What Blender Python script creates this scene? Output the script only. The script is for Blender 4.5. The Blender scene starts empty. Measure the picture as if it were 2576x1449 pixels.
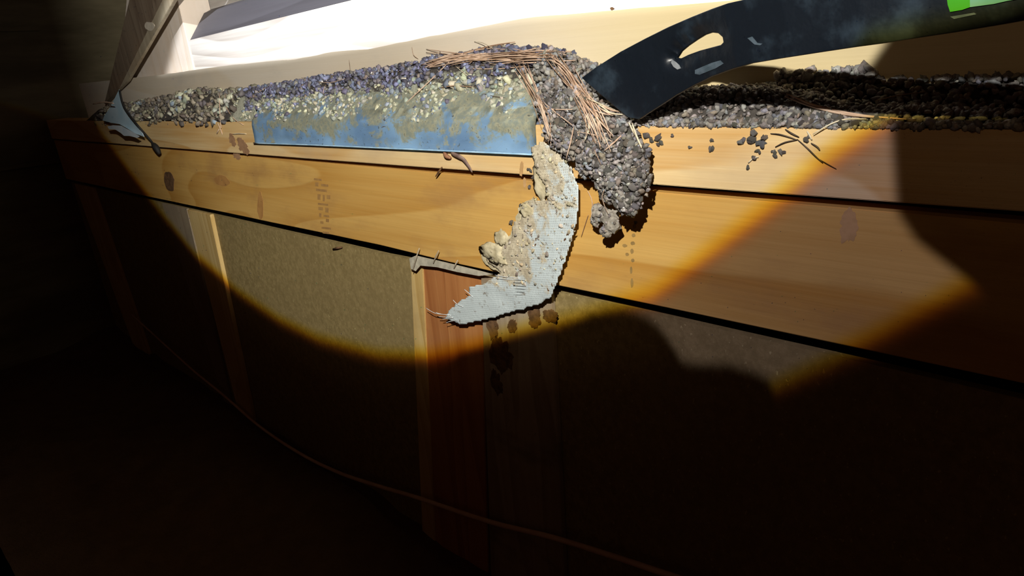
import bpy, bmesh, math, random
import numpy as np
from mathutils import Vector, Matrix, noise
from mathutils.bvhtree import BVHTree

sc = bpy.context.scene
C = sc.collection
random.seed(7); rng = np.random.default_rng(7)

# ------------------------------------------------------------------ camera
W, H = 2576, 1449
PX, PY, F, D = 1288.0, 724.5, 1647.7, 0.84
M = np.array([[0.7323328, 0.17138427, -0.65902663],
              [0.67569411, -0.30287408, 0.67208985],
              [-0.08441645, -0.93749385, -0.33760797]])   # world axes in camera axes (right, down, forward)
cam_d = bpy.data.cameras.new('camera'); cam = bpy.data.objects.new('camera', cam_d); C.objects.link(cam)
cam_d.sensor_width = 36; cam_d.lens = F / W * 36; cam_d.clip_start = 0.01
R3 = Matrix([[M[i][0], -M[i][1], -M[i][2]] for i in range(3)])
cam.matrix_world = Matrix.Translation((0, -D, 0)) @ R3.to_4x4()
sc.camera = cam

def U(px, py, y):
    """point on the plane at depth y seen at a pixel (front wall plane is y = 0)"""
    r = M @ np.array([px - PX, py - PY, F])
    k = (y + D) / r[1]
    return Vector((r[0] * k, y, r[2] * k))
def ray(px, py):
    return Vector(M @ np.array([px - PX, py - PY, F])).normalized()

# ------------------------------------------------------------------ world, lamps, exposure
sc.view_settings.view_transform = 'Standard'; sc.view_settings.look = 'None'
sc.view_settings.gamma = 1; sc.view_settings.use_curve_mapping = False
sc.view_settings.exposure = 0.0
w = bpy.data.worlds.new('dark_cavity'); sc.world = w; w.use_nodes = True
w.node_tree.nodes['Background'].inputs[0].default_value = (0.9, 0.42, 0.25, 1)
w.node_tree.nodes['Background'].inputs[1].default_value = 0.018

class NT:
    def __init__(s, nt): s.nt = nt; s.n = nt.nodes; s.l = nt.links
    def node(s, t, **k):
        o = s.n.new(t)
        for a, b in k.items(): setattr(o, a, b)
        return o
    def put(s, sock, v):
        if hasattr(v, 'is_output') or isinstance(v, bpy.types.NodeSocket): s.l.new(v, sock)
        else: sock.default_value = v
    def m(s, op, *a, clamp=False):
        o = s.node('ShaderNodeMath', operation=op); o.use_clamp = clamp
        for i, v in enumerate(a): s.put(o.inputs[i], v)
        return o.outputs[0]
    def sstep(s, v, a, b):
        o = s.node('ShaderNodeMapRange', interpolation_type='SMOOTHSTEP')
        s.put(o.inputs['Value'], v)
        o.inputs['From Min'].default_value = a; o.inputs['From Max'].default_value = b
        return o.outputs[0]
    def curve(s, v, pts, v0, v1, o0, o1):
        """piecewise curve value -> value"""
        f = s.node('ShaderNodeFloatCurve')
        c = f.mapping.curves[0]
        P = [((x - v0) / (v1 - v0), (y - o0) / (o1 - o0)) for x, y in pts]
        c.points[0].location = P[0]; c.points[1].location = P[-1]
        for p in P[1:-1]: c.points.new(*p)
        for p in c.points: p.handle_type = 'VECTOR'
        f.mapping.update()
        s.put(f.inputs['Value'], s.m('DIVIDE', s.m('SUBTRACT', v, v0), v1 - v0))
        return s.m('MULTIPLY_ADD', f.outputs[0], o1 - o0, o0)
    def ramp(s, v, stops, interp='LINEAR'):
        r = s.node('ShaderNodeValToRGB'); r.color_ramp.interpolation = interp
        e = r.color_ramp.elements
        while len(e) < len(stops): e.new(0.5)
        for i, (p, c) in enumerate(stops):
            e[i].position = p; e[i].color = (*c, 1) if len(c) == 3 else c
        s.put(r.inputs[0], v)
        return r.outputs[0]
    def mix(s, f, a, b, bt='MIX'):
        o = s.node('ShaderNodeMix', data_type='RGBA', blend_type=bt)
        s.put(o.inputs[0], f)
        for i, v in ((6, a), (7, b)):
            if isinstance(v, tuple) and len(v) == 3: v = (*v, 1)
            s.put(o.inputs[i], v)
        return o.outputs[2]

def beam_coords(t, L, plane_y):
    """where the ray leaving the lamp crosses the upright plane plane_y: X, Z in metres"""
    g = t.node('ShaderNodeNewGeometry')
    sx = t.node('ShaderNodeSeparateXYZ'); t.l.new(g.outputs['Incoming'], sx.inputs[0])
    k = plane_y - L[1]
    u = t.m('MULTIPLY_ADD', t.m('DIVIDE', sx.outputs[0], sx.outputs[1]), k, L[0])
    v = t.m('MULTIPLY_ADD', t.m('DIVIDE', sx.outputs[2], sx.outputs[1]), k, L[2])
    return u, v

def lamp(name, L, target, power, cone, radius):
    d = bpy.data.lights.new(name, 'SPOT'); o = bpy.data.objects.new(name, d); C.objects.link(o)
    o.location = L
    o.rotation_euler = (Vector(target) - Vector(L)).to_track_quat('-Z', 'Y').to_euler()
    d.energy = power; d.spot_size = math.radians(cone); d.spot_blend = 0.15
    d.shadow_soft_size = radius; d.use_nodes = True
    t = NT(d.node_tree)
    return o, t, d.node_tree.nodes['Emission']

# hand torch: bright disc with an amber rim, a weaker second rim, finger and wrist shadows drawn into the beam at the right
TL = (-0.15, -0.80, 0.32)
torch, t, em = lamp('torch', TL, (-0.8, 0.0, -0.1), 118, 150, 0.007)
u, v = beam_coords(t, TL, 0.0)
rimA = [(-4, .9), (-3.4, .35), (-3.059, -.158), (-2.8, -.33), (-2.613, -.447), (-2.383, -.58), (-2.09, -.665), (-1.841, -.708), (-1.615, -.719),
        (-1.323, -.692), (-1.112, -.642), (-.943, -.573), (-.718, -.47), (-.578, -.408), (-.517, -.38), (-.475, -.346),
        (-.383, -.265), (-.284, -.174), (-.205, -.108), (0, .07)]
rimB = [(-4, -1), (-.8, -.92), (-.317, -.475), (-.198, -.374), (-.105, -.286), (0, -.19)]
hand = [(-4, -.87), (-1.3, -.87), (-1.0, -.60), (-.718, -.47), (-.64, -.425), (-.578, -.405), (-.54, -.405), (-.511, -.416), (-.487, -.44), (-.477, -.466),
        (-.45, -.47), (-.39, -.453), (-.35, -.454), (-.328, -.462), (-.315, -.48), (-.3, -.7), (0, -.7)]
wrist = [(-1, 0), (-.35, -.03), (-.286, -.105), (-.241, -.168), (-.21, -.19), (-.118, -.205), (-.096, -.2), (-.092, .0), (-.05, .0),
         (-.036, -.25), (-.026, -.256), (.009, -.235), (.1, -.2), (1, -.2)]
dA = t.m('MAXIMUM', t.m('SUBTRACT', v, t.curve(u, rimA, -4, 0, -1, 1)), t.m('ADD', v, .108))
dB = t.m('SUBTRACT', v, t.curve(u, rimB, -4, 0, -1, 1))
dF = t.m('SUBTRACT', v, t.curve(u, hand, -4, 0, -1, 1))
dW = t.m('SUBTRACT', t.curve(v, wrist, -1, 1, -1, 1), u)
rim = [(0, (0, 0, 0)), (.25, (.09, .03, .01)), (.42, (.40, .16, .01)), (.58, (.80, .52, .02)), (.74, (.95, .80, .25)), (.92, (.98, .93, .75)), (1, (1.0, .96, .88))]
fA = t.ramp(t.m('MULTIPLY_ADD', dA, 1 / .075, .45), rim)
fB = t.ramp(t.m('MULTIPLY_ADD', dB, 1 / .065, .45), rim)
mF = t.sstep(dF, -.014, .014)
left = t.sstep(u, -.60, -.52)                      # the weak outer disc only shows right of the drawn finger shadow
mF2 = t.m('MULTIPLY', mF, left)
mW = t.sstep(dW, -.006, .006)
gain = t.curve(u, [(-4, 2.4), (-3.2, 2.6), (-2.6, 3.0), (-2.1, 2.6), (-1.6, 1.9), (-1.1, 1.25), (-.7, .95), (-.4, .60), (-.25, .48), (0, .42)], -4, 0, 0, 4)
vm = t.node('ShaderNodeVectorMath', operation='SCALE'); t.put(vm.inputs[0], fA); t.put(vm.inputs['Scale'], t.m('MULTIPLY', mF, .70))
vb = t.node('ShaderNodeVectorMath', operation='SCALE'); t.put(vb.inputs[0], t.mix(1.0, fB, (.27, .255, .37), 'MULTIPLY')); t.put(vb.inputs['Scale'], t.m('MULTIPLY', t.m('MULTIPLY', mF2, t.sstep(dA, .03, -.035)), .70))
va = t.node('ShaderNodeVectorMath', operation='ADD'); t.put(va.inputs[0], vm.outputs[0]); t.put(va.inputs[1], vb.outputs[0])
vw = t.node('ShaderNodeVectorMath', operation='SCALE'); t.put(vw.inputs[0], va.outputs[0]); t.put(vw.inputs['Scale'], mW)
# spill outside the lens disc
halo = t.m('ADD', t.m('MULTIPLY', t.sstep(dA, -.45, .0), .3), t.m('MULTIPLY', t.sstep(dA, -.16, -.02), .5))
vs = t.node('ShaderNodeVectorMath', operation='SCALE'); vs.inputs[0].default_value = (.060, .042, .026)
t.put(vs.inputs['Scale'], t.m('MULTIPLY', halo, .35))
vt = t.node('ShaderNodeVectorMath', operation='ADD'); t.put(vt.inputs[0], vw.outputs[0]); t.put(vt.inputs[1], vs.outputs[0])
t.put(em.inputs['Color'], vt.outputs[0]); t.put(em.inputs['Strength'], t.m('MULTIPLY', gain, t.m('MAXIMUM', t.sstep(u, -3.5, -1.75), .05)))

# spot added in front and above, masked to light only timbers beyond the wall
DL = (-1.3, -1.6, 0.95)
timber_lamp, t, em = lamp('timber_spot', DL, (-1.6, .15, .2), 260, 80, 0.02)
u, v = beam_coords(t, DL, 0.105)
e0 = [U(400, 190, .105), U(560, 168, .105), U(700, 152, .105), U(850, 128, .105), U(1000, 100, .105), U(1320, 45, .105), U(1850, 0, .105)]
edge = [(-4, e0[0].z)] + [(p.x, p.z) for p in e0] + [(0, e0[-1].z + .01)]
dE = t.m('SUBTRACT', v, t.curve(u, edge, -4, 0, -1, 1))
l0, l1 = U(395, 190, .105), U(440, 0, .105)
lf = [(-1, l0.x), (l0.z, l0.x), (l1.z, l1.x), (1, l1.x + .6)]
dl = t.m('SUBTRACT', u, t.curve(v, lf, -1, 1, -4, 0))
mk = t.m('MULTIPLY', t.sstep(dE, .001, .004), t.sstep(dl, -.01, .07))
em.inputs['Color'].default_value = (.93, .96, 1, 1)
t.put(em.inputs['Strength'], mk)

# ------------------------------------------------------------------ materials
def mat(name, build, rough=.7, spec=.3, metallic=0):
    m = bpy.data.materials.new(name); m.use_nodes = True
    t = NT(m.node_tree); b = m.node_tree.nodes['Principled BSDF']
    b.inputs['Roughness'].default_value = rough; b.inputs['Specular IOR Level'].default_value = spec
    b.inputs['Metallic'].default_value = metallic
    col, hgt, dist = build(t)
    t.put(b.inputs['Base Color'], (*col, 1) if isinstance(col, tuple) else col)
    if hgt is not None:
        bp = t.node('ShaderNodeBump'); bp.inputs['Distance'].default_value = dist
        t.put(bp.inputs['Height'], hgt); t.l.new(bp.outputs[0], b.inputs['Normal'])
    return m
def coords(t, scale=(1, 1, 1), loc=(0, 0, 0), rot=(0, 0, 0)):
    tc = t.node('ShaderNodeTexCoord'); mp = t.node('ShaderNodeMapping')
    mp.inputs['Scale'].default_value = scale; mp.inputs['Location'].default_value = loc; mp.inputs['Rotation'].default_value = rot
    t.l.new(tc.outputs['Object'], mp.inputs[0]); return mp.outputs[0]
def noi(t, vec, scale, detail=4, rough=.55, dist=0):
    n = t.node('ShaderNodeTexNoise'); n.inputs['Scale'].default_value = scale
    n.inputs['Detail'].default_value = detail; n.inputs['Roughness'].default_value = rough; n.inputs['Distortion'].default_value = dist
    t.l.new(vec, n.inputs['Vector']); return n.outputs['Fac']

def pine(name, light, dark, rings=14, axis='X', stain=.3, loc=(0, 0, 0), fine=.5, staincol=(.30, .17, .08), streak=.45):
    def b(t):
        s1 = {'X': (.55, 3, 3.2), 'Z': (6, 6, .7)}[axis]; s2 = {'X': (3, 60, 130), 'Z': (130, 60, 3)}[axis]
        n = noi(t, coords(t, s1, loc), 1.0, 1.5, .4, .4)
        r = t.m('FRACT', t.m('MULTIPLY', n, rings))
        r = t.m('MULTIPLY', t.m('POWER', r, 1.6), t.sstep(r, 1.0, .93))
        k3 = noi(t, coords(t, {'X': (1.1, 12, 30), 'Z': (40, 12, 1.3)}[axis], tuple(q + 9 for q in loc)), 1.0, 4, .6, .3)
        f = noi(t, coords(t, s2, loc), 1.0, 3)
        g = t.m('ADD', t.m('ADD', t.m('MULTIPLY', r, .8), t.m('MULTIPLY', t.sstep(k3, .42, .72), streak)), t.m('MULTIPLY', t.m('SUBTRACT', f, .5), fine), clamp=True)
        c = t.mix(g, light, dark)
        s = noi(t, coords(t, (2.2, 3, 5), tuple(q + 3 for q in loc)), 1.6, 5, .6)
        c = t.mix(t.m('MULTIPLY', t.sstep(s, .48, .72), stain), c, staincol)
        if name.startswith('back'):      # the board turns from grey to yellow along its length
            tc = t.node('ShaderNodeTexCoord'); sp = t.node('ShaderNodeSeparateXYZ'); t.l.new(tc.outputs['Object'], sp.inputs[0])
            c = t.mix(t.m('MULTIPLY', t.sstep(sp.outputs[0], -1.0, -.45), .8), c, (.72, .58, .29))
        return c, t.m('ADD', t.m('MULTIPLY', r, -.3), f), .0006
    return mat(name, b, .55, .3)

YL, YD = (.70, .43, .15), (.56, .27, .06)
m_plate = pine('pale pine', (.78, .58, .30), (.62, .36, .12), 12, stain=.45, fine=1.1, staincol=(.50, .36, .22))
m_rim = pine('yellow pine', (.66, .405, .12), (.52, .265, .055), 11, stain=.65, loc=(1.3, 0, .4), fine=.5, streak=.35, staincol=(.40, .22, .08))
m_back = pine('back board pine', (.70, .63, .52), (.66, .56, .42), 4, stain=.5, loc=(4, 0, 1), fine=.25, staincol=(.52, .48, .42), streak=.25)
m_white = pine('clean pine', (.80, .77, .73), (.50, .45, .41), 22, streak=.6, stain=.1, loc=(7, 0, 2), fine=.4, staincol=(.6, .55, .5))
m_strip_shade = pine('shaded grey board', (.105, .10, .115), (.075, .07, .08), 6, stain=.1, loc=(2, 1, 0), fine=.3, staincol=(.08, .08, .1))  # shade on the strip board put into a dark grey base colour
m_post = pine('post pine', (.82, .74, .66), (.74, .62, .50), 5, 'Z', .15, fine=.2, staincol=(.5, .3, .15))
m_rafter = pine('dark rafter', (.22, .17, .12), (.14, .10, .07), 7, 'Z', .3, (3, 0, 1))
m_rafter_lit = pine('lit rafter edge', (.42, .36, .26), (.30, .25, .17), 7, 'Z', .3, (3, 0, 5))  # paler copy of the rafter wood, carries the light on the brace edge
m_stud = pine('stud pine', (.68, .50, .22), (.55, .36, .12), 7, 'Z', .25, (0, 0, 2))
m_studg = pine('greyed stud', (.34, .27, .18), (.27, .20, .13), 5, 'Z', .4, (5, 0, 2), staincol=(.2, .17, .13))
m_red = pine('reddish board', (.50, .22, .075), (.36, .13, .04), 9, 'Z', .35, (8, 0, 2), .7, (.3, .12, .05))
m_mud = pine('muddy stud', (.42, .34, .24), (.30, .22, .14), 5, 'Z', .75, (2, 0, 7), .5, (.12, .085, .06))

def osb(t):
    n = noi(t, coords(t, (75, 75, 60)), 1, 5, .75); k = noi(t, coords(t, (190, 190, 110)), 1, 2)
    big = noi(t, coords(t, (1.6, 1, 2.4)), 1, 2)
    c = t.mix(t.sstep(n, .35, .68), (.235, .175, .07), (.35, .265, .115))
    c = t.mix(t.sstep(big, .35, .7), c, t.mix(.5, c, (.26, .19, .085)))
    c = t.mix(t.m('MULTIPLY', t.sstep(k, .66, .72), .6), c, (.55, .46, .22))
    return c, n, .0007
m_osb = mat('strand board', osb, .75, .2)
def darkply(t):
    n = noi(t, coords(t, (1, 1.2, 6)), 1.2, 5, .6)
    return t.mix(t.sstep(n, .3, .7), (.10, .085, .05), (.21, .18, .11)), n, .003
m_ply = mat('old sheathing', darkply, .85, .15)
def dirt(t):
    n = noi(t, coords(t), 9, 8, .7)
    return t.mix(n, (.05, .03, .02), (.20, .13, .08)), n, .02
m_dirt = mat('bare dirt', dirt, .95, .1)
def soil(t):
    n = noi(t, coords(t), 150, 5, .7)
    c = t.mix(n, (.03, .027, .027), (.13, .115, .10))
    tc = t.node('ShaderNodeTexCoord'); sp = t.node('ShaderNodeSeparateXYZ'); t.l.new(tc.outputs['Object'], sp.inputs[0])
    k = noi(t, coords(t), 26, 5, .65)
    m_ = t.m('MULTIPLY', t.m('MULTIPLY', t.sstep(sp.outputs[0], -1.9, -1.82), t.sstep(sp.outputs[0], -.74, -.80)), t.sstep(t.m('MULTIPLY_ADD', k, .09, sp.outputs[1]), .108, .092))
    return t.mix(m_, c, t.mix(k, (.32, .34, .29), (.52, .52, .38))), n, .004
m_soil = mat('dark soil', soil, .95, .15)
def grit(t):
    at = t.node('ShaderNodeAttribute'); at.attribute_name = 'tone'
    n = noi(t, coords(t), 500, 3)
    return t.mix(t.m('MULTIPLY', t.sstep(n, .35, .7), .45), at.outputs['Color'], t.mix(.5, at.outputs['Color'], (.05, .045, .04))), n, .001
m_grit = mat('grit', grit, .6, .45)
def metal(t):
    n = noi(t, coords(t, (1, 1, 1.4)), 15, 7, .68, .4); k = noi(t, coords(t), 120, 4, .6); b = noi(t, coords(t, (1, 1, 1)), 7, 3)
    c = t.mix(t.sstep(b, .35, .65), (.27, .45, .68), (.42, .66, .90))
    tc = t.node('ShaderNodeTexCoord'); sp = t.node('ShaderNodeSeparateXYZ'); t.l.new(tc.outputs['Object'], sp.inputs[0])
    up = t.m('MULTIPLY_ADD', t.m('ADD', sp.outputs[2], .128), 4.5, 0)          # clay lies thicker towards the top
    c = t.mix(t.sstep(t.m('MULTIPLY_ADD', n, 2.6, t.m('ADD', up, -.68)), .50, .78), c, t.mix(t.sstep(k, .35, .65), (.42, .47, .41), (.60, .59, .43)))
    c = t.mix(t.m('MULTIPLY', t.sstep(k, .62, .70), .75), c, (.10, .12, .13))
    return c, n, .0015
m_metal = mat('blue flashing', metal, .42, .5, .0)
def tape(t):
    n = noi(t, coords(t, (1, 1, 1)), 38, 6, .65, .4); k = noi(t, coords(t), 90, 4, .6)
    w1 = t.node('ShaderNodeTexWave', wave_type='BANDS', bands_direction='Z'); w1.inputs['Scale'].default_value = 75
    w1.inputs['Distortion'].default_value = .6; t.l.new(coords(t, rot=(0, .15, 0)), w1.inputs[0])
    w2 = t.node('ShaderNodeTexWave', wave_type='BANDS', bands_direction='X'); w2.inputs['Scale'].default_value = 75
    w2.inputs['Distortion'].default_value = .6; t.l.new(coords(t, rot=(0, .15, 0)), w2.inputs[0])
    wv = t.m('MAXIMUM', w1.outputs['Fac'], w2.outputs['Fac'])
    c = t.mix(wv, (.46, .52, .53), (.62, .70, .71))
    tc = t.node('ShaderNodeTexCoord'); sp = t.node('ShaderNodeSeparateXYZ'); t.l.new(tc.outputs['Object'], sp.inputs[0])
    up = t.m('ADD', t.m('MULTIPLY', t.m('ADD', sp.outputs[2], .40), 1.3), t.m('MULTIPLY', t.m('MULTIPLY', t.m('ADD', sp.outputs[0], .765), -2.2), t.sstep(sp.outputs[2], -.44, -.385)))
    up = t.m('MULTIPLY_ADD', t.sstep(sp.outputs[2], -.39, -.42), -.06, up)
    c = t.mix(t.sstep(t.m('ADD', n, up), .46, .64), c, t.mix(t.sstep(k, .4, .6), (.44, .38, .27), (.62, .55, .40)))
    c = t.mix(t.m('MULTIPLY', t.sstep(k, .58, .70), .75), c, (.20, .155, .11))
    return c, t.m('ADD', t.m('MULTIPLY', wv, .5), t.m('MULTIPLY', n, 3)), .0005
m_tape = mat('dirty mesh tape', tape, .7, .3)
def flat(name, c1, c2, sc_=60, rough=.6, spec=.4, metallic=0, h=.0005):
    return mat(name, lambda t: ((lambda n: (t.mix(t.sstep(n, .35, .65), c1, c2), n, h))(noi(t, coords(t), sc_, 4))), rough, spec, metallic)
m_thread = flat('white thread', (.6, .62, .62), (.75, .78, .78))
m_clay = flat('pale clay', (.42, .36, .22), (.62, .55, .37), 70, .85, .2, 0, .002)
m_needle = [flat('dry needle tan', (.50, .34, .24), (.68, .50, .37), 30, .55), flat('dry needle brown', (.26, .15, .09), (.42, .28, .18), 30, .55),
            flat('pale straw', (.62, .52, .36), (.78, .70, .52), 30, .5), flat('dark twig', (.05, .035, .025), (.12, .09, .06), 60, .8)]
def steel(t):
    n = noi(t, coords(t), 16, 5, .6); k = noi(t, coords(t), 40, 3)
    return t.mix(t.sstep(n, .50, .72), (.006, .009, .014), (.022, .034, .048)), t.m('ADD', n, t.m('MULTIPLY', k, .3)), .002
m_bar = mat('black painted steel', steel, .38, .5)
m_green = flat('green sticker', (.04, .25, .012), (.05, .30, .02), 10, .4)
m_mint = flat('mint sticker print', (.10, .27, .19), (.14, .32, .24), 20, .4)
m_wrap = flat('blue white wrap', (.50, .72, .86), (.62, .80, .92), 12, .5)
m_black = flat('black cord', (.008, .008, .008), (.015, .014, .013), 50, .7)
m_cord = flat('pale brown cord', (.60, .40, .28), (.74, .52, .38), 8, .7)
m_stain = flat('dark stain', (.10, .055, .03), (.18, .10, .05), 80, .9, .1)
m_ink = flat('faded ink', (.42, .24, .08), (.34, .19, .07), 60, .8, .1)
m_shine = flat('painted glint', (.55, .6, .65), (.75, .8, .85), 60, .25, .6, .6)

# ------------------------------------------------------------------ mesh helpers
def link(name, me, m, parent=None):
    o = bpy.data.objects.new(name, me); C.objects.link(o)
    if m is not None and not me.materials: me.materials.append(m)
    if parent: o.parent = parent
    return o
def from_bm(name, bm, m, parent=None, smooth=False):
    me = bpy.data.meshes.new(name); bmesh.ops.recalc_face_normals(bm, faces=bm.faces); bm.to_mesh(me); bm.free()
    if smooth:
        for p in me.polygons: p.use_smooth = True
    return link(name, me, m, parent)
def tag(o, label, cat, group=None, kind=None):
    o['label'] = label
    if cat: o['category'] = cat
    if group: o['group'] = group
    if kind: o['kind'] = kind
    return o
def struct(o, label=None):
    o['kind'] = 'structure'
    if label: o['label'] = label
    return o
def prism(name, front, back, m, parent=None, bevel=.0015):
    """solid between two matching outlines"""
    bm = bmesh.new(); n = len(front)
    a = [bm.verts.new(p) for p in front]; b = [bm.verts.new(p) for p in back]
    bm.faces.new(a); bm.faces.new(b[::-1])
    for i in range(n): bm.faces.new((a[i], b[i], b[(i + 1) % n], a[(i + 1) % n]))
    bmesh.ops.recalc_face_normals(bm, faces=bm.faces)
    if bevel:
        try: bmesh.ops.bevel(bm, geom=[e for e in bm.edges], offset=bevel, segments=2, affect='EDGES', clamp_overlap=True)
        except Exception: pass
    return from_bm(name, bm, m, parent)
def slab(name, xz, y0, y1, m, parent=None, bevel=.0015):
    return prism(name, [(x, y0, z) for x, z in xz], [(x, y1, z) for x, z in xz], m, parent, bevel)
def tube(name, pts, r, m, parent=None, sides=6, taper=False, flat_=1.0):
    pts = [Vector(p) for p in pts]; bm = bmesh.new(); rings = []
    n = len(pts)
    for i, p in enumerate(pts):
        d = (pts[min(i + 1, n - 1)] - pts[max(i - 1, 0)]).normalized()
        s = d.cross(Vector((0, 1, .3))).normalized(); q = d.cross(s).normalized()
        rr = (r[i] if isinstance(r, (list, tuple)) else r) * ((.35 + .65 * math.sin(math.pi * (i + .6) / (n + .2))) if taper else 1)
        rings.append([bm.verts.new(p + s * rr * math.cos(a) + q * rr * flat_ * math.sin(a)) for a in [2 * math.pi * k / sides for k in range(sides)]])
    for i in range(n - 1):
        for k in range(sides): bm.faces.new((rings[i][k], rings[i][(k + 1) % sides], rings[i + 1][(k + 1) % sides], rings[i + 1][k]))
    bm.faces.new(rings[0][::-1]); bm.faces.new(rings[-1])
    return from_bm(name, bm, m, parent, True)
def smoothpts(ps, k=4):
    ps = [Vector(p) for p in ps]; out = []
    for i in range(len(ps) - 1):
        p0 = ps[max(i - 1, 0)]; p1 = ps[i]; p2 = ps[i + 1]; p3 = ps[min(i + 2, len(ps) - 1)]
        for j in range(k):
            s = j / k
            out.append(.5 * ((2 * p1) + (p2 - p0) * s + (2 * p0 - 5 * p1 + 4 * p2 - p3) * s * s + (3 * p1 - p0 - 3 * p2 + p3) * s ** 3))
    out.append(ps[-1]); return out
def interp(x, tab):
    return float(np.interp(x, [a for a, _ in tab], [b for _, b in tab]))
def sm(a, b, x):
    k = min(1, max(0, (x - a) / (b - a))); return k * k * (3 - 2 * k)

# ------------------------------------------------------------------ setting
ZT = -.117                                           # top of the plate
bm = bmesh.new(); bmesh.ops.create_grid(bm, x_segments=90, y_segments=60, size=.5)
for q in bm.verts:
    q.co = Vector((-1.8 + q.co.x * 4.6, -1.55 + q.co.y * 3.3, 0))
    q.co.z = -1.22 + .05 * noise.noise(q.co * 2.2) + .02 * noise.noise(q.co * 9)
struct(from_bm('floor', bm, m_dirt, smooth=True))
struct(prism('wall_left', [(-3.85, -3, -1.4), (-3.85, .6, -1.4), (-3.85, .6, 1.3), (-3.85, -3, 1.3)], [(-3.9, -3, -1.4), (-3.9, .6, -1.4), (-3.9, .6, 1.3), (-3.9, -3, 1.3)], m_ply, bevel=0))
for k, (z, dz) in enumerate([(.86, .02), (.30, .02), (-.3, .02)]):
    tag(prism('sheathing_batten', [(-3.83, -3, z), (-3.83, .09, z - .02), (-3.83, .09, z + dz - .02), (-3.83, -3, z + dz)],
              [(-3.849, -3, z), (-3.849, .09, z - .02), (-3.849, .09, z + dz - .02), (-3.849, -3, z + dz)], m_ply, bevel=.001),
        ['highest thin dark batten on the unlit sheathing at the far left', 'thin dark batten at middle height on the unlit left sheathing', 'lowest thin dark batten on the unlit left sheathing'][k], 'batten')

# ------------------------------------------------------------------ timbers
def wob(x, a, s): return a * noise.noise(Vector((x * 3.1, s, 0)))
xs = list(np.linspace(-3.82, .5, 70))
g1 = lambda x: interp(x, [(-4, .008), (-2.4, .008), (-1.5, .0085), (-1, .0105), (-.5, .0125), (-.2, .013), (0, .016), (.5, .02)])
g2 = lambda x: interp(x, [(-4, .009), (-2.4, .010), (-1.9, .015), (-1.25, .018), (-1.0, .008), (-.75, .009), (-.4, .014), (0, .016), (.5, .02)])
zl1 = lambda x: -.2075 + wob(x, .0012, 1)
zl2 = lambda x: -.4035 + wob(x, .0015, 2)
struct(slab('wall_front', [(.5, -1.4)] + [(x, zl2(x) - g2(x) / 2 - .011) for x in xs[::-1]] + [(-3.82, -1.4)], .022, .036, m_osb, bevel=0))
struct(slab('gap_backing', [(.6, -1.4), (.6, -.214), (-3.82, -.214), (-3.82, -1.4)], .075, .085, flat('gap shade black', (.01, .008, .007), (.018, .014, .012), 40, .9), bevel=0))  # black sheet added behind the boards so the gaps stay dark
plate = slab('plate_board', [(x, zl1(x) + g1(x) / 2) for x in xs] + [(x, ZT) for x in (.5, -3.82)], 0, .093, m_plate, bevel=.0012)
tag(plate, 'long pale pine plate board carrying the heap of grit, above the upper black gap', 'board')
rimb = slab('rim_board', [(x, zl2(x) + g2(x) / 2) for x in xs] + [(x, zl1(x) - g1(x) / 2) for x in xs[::-1]], .006, .044, m_rim, bevel=.0012)
tag(rimb, 'wide yellow pine board running between the two black gaps, with faded ink marks', 'board')
# knots, stains and ink of the rim board
def blob(name, px, py, rx, ry, m, parent, y=.0, rot=0, th=.0012, n=18, seed=0, rough=False):
    if rough: n = 40
    """thin irregular raised patch lying on a board face"""
    out = []
    for i in range(n):
        a = 2 * math.pi * i / n; k = 1 + .3 * noise.noise(Vector((math.cos(a) * 1.5, math.sin(a) * 1.5, seed + px * .01))) + (.35 * noise.noise(Vector((math.cos(a) * 4, math.sin(a) * 4, seed + px * .01))) if rough else 0)
        dx, dy = rx * k * math.cos(a), ry * k * math.sin(a)
        out.append(U(px + dx * math.cos(rot) - dy * math.sin(rot), py + dx * math.sin(rot) + dy * math.cos(rot), y))
    return prism(name, [p + Vector((0, -th, 0)) for p in out], [p + Vector((0, .0004, 0)) for p in out], m, parent, 0)
tag(blob('knot', 425, 455, 12, 27, m_stain, rimb, .006, -.25), 'dark oval knot', None)
for (px, py, rx, ry, r) in [(655, 520, 8, 34, 0), (560, 455, 22, 12, .3)]:
    blob('stain', px, py, rx, ry, flat('brown stain', (.42, .21, .065), (.5, .26, .08), 40), rimb, .006, r, .0003)
m_drip = flat('grime', (.46, .28, .12), (.54, .33, .15), 60, .85, .1)
for k, (px, py, rx, ry, r) in enumerate([(612, 368, 12, 22, -.5), (585, 352, 8, 16, -.3), (596, 390, 9, 12, -.5)]):
    blob('grime_mark', px, py, rx, ry, flat('brown grime', (.30, .17, .09), (.38, .22, .12), 60, .85, .1), plate if py < 372 else rimb, .0 if py < 372 else .006, r, .0004, rough=True)
for k, (px, py, rx, ry, r) in enumerate([(1312, 425, 5, 18, .1), (1320, 460, 4, 12, 0)]):
    blob('grime_mark', px, py, rx, ry, m_drip, plate if py < 440 else rimb, .0 if py < 440 else .006, r, .0004, rough=True)
for k, (px, py, rx, ry, r) in enumerate([(2135, 570, 22, 38, .1)]):
    blob('grime_mark', px, py, rx, ry, m_drip, rimb, .006, r, .0003, rough=True)
def inkmark(x, y, wd, ht, par):
    a = [U(x, y, .006), U(x + wd, y + wd * .12, .006), U(x + wd, y + ht + wd * .12, .006), U(x, y + ht, .006)]
    return prism('ink_mark', [p + Vector((0, -.0003, 0)) for p in a], [p + Vector((0, .0002, 0)) for p in a], m_ink, par, 0)
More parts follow.
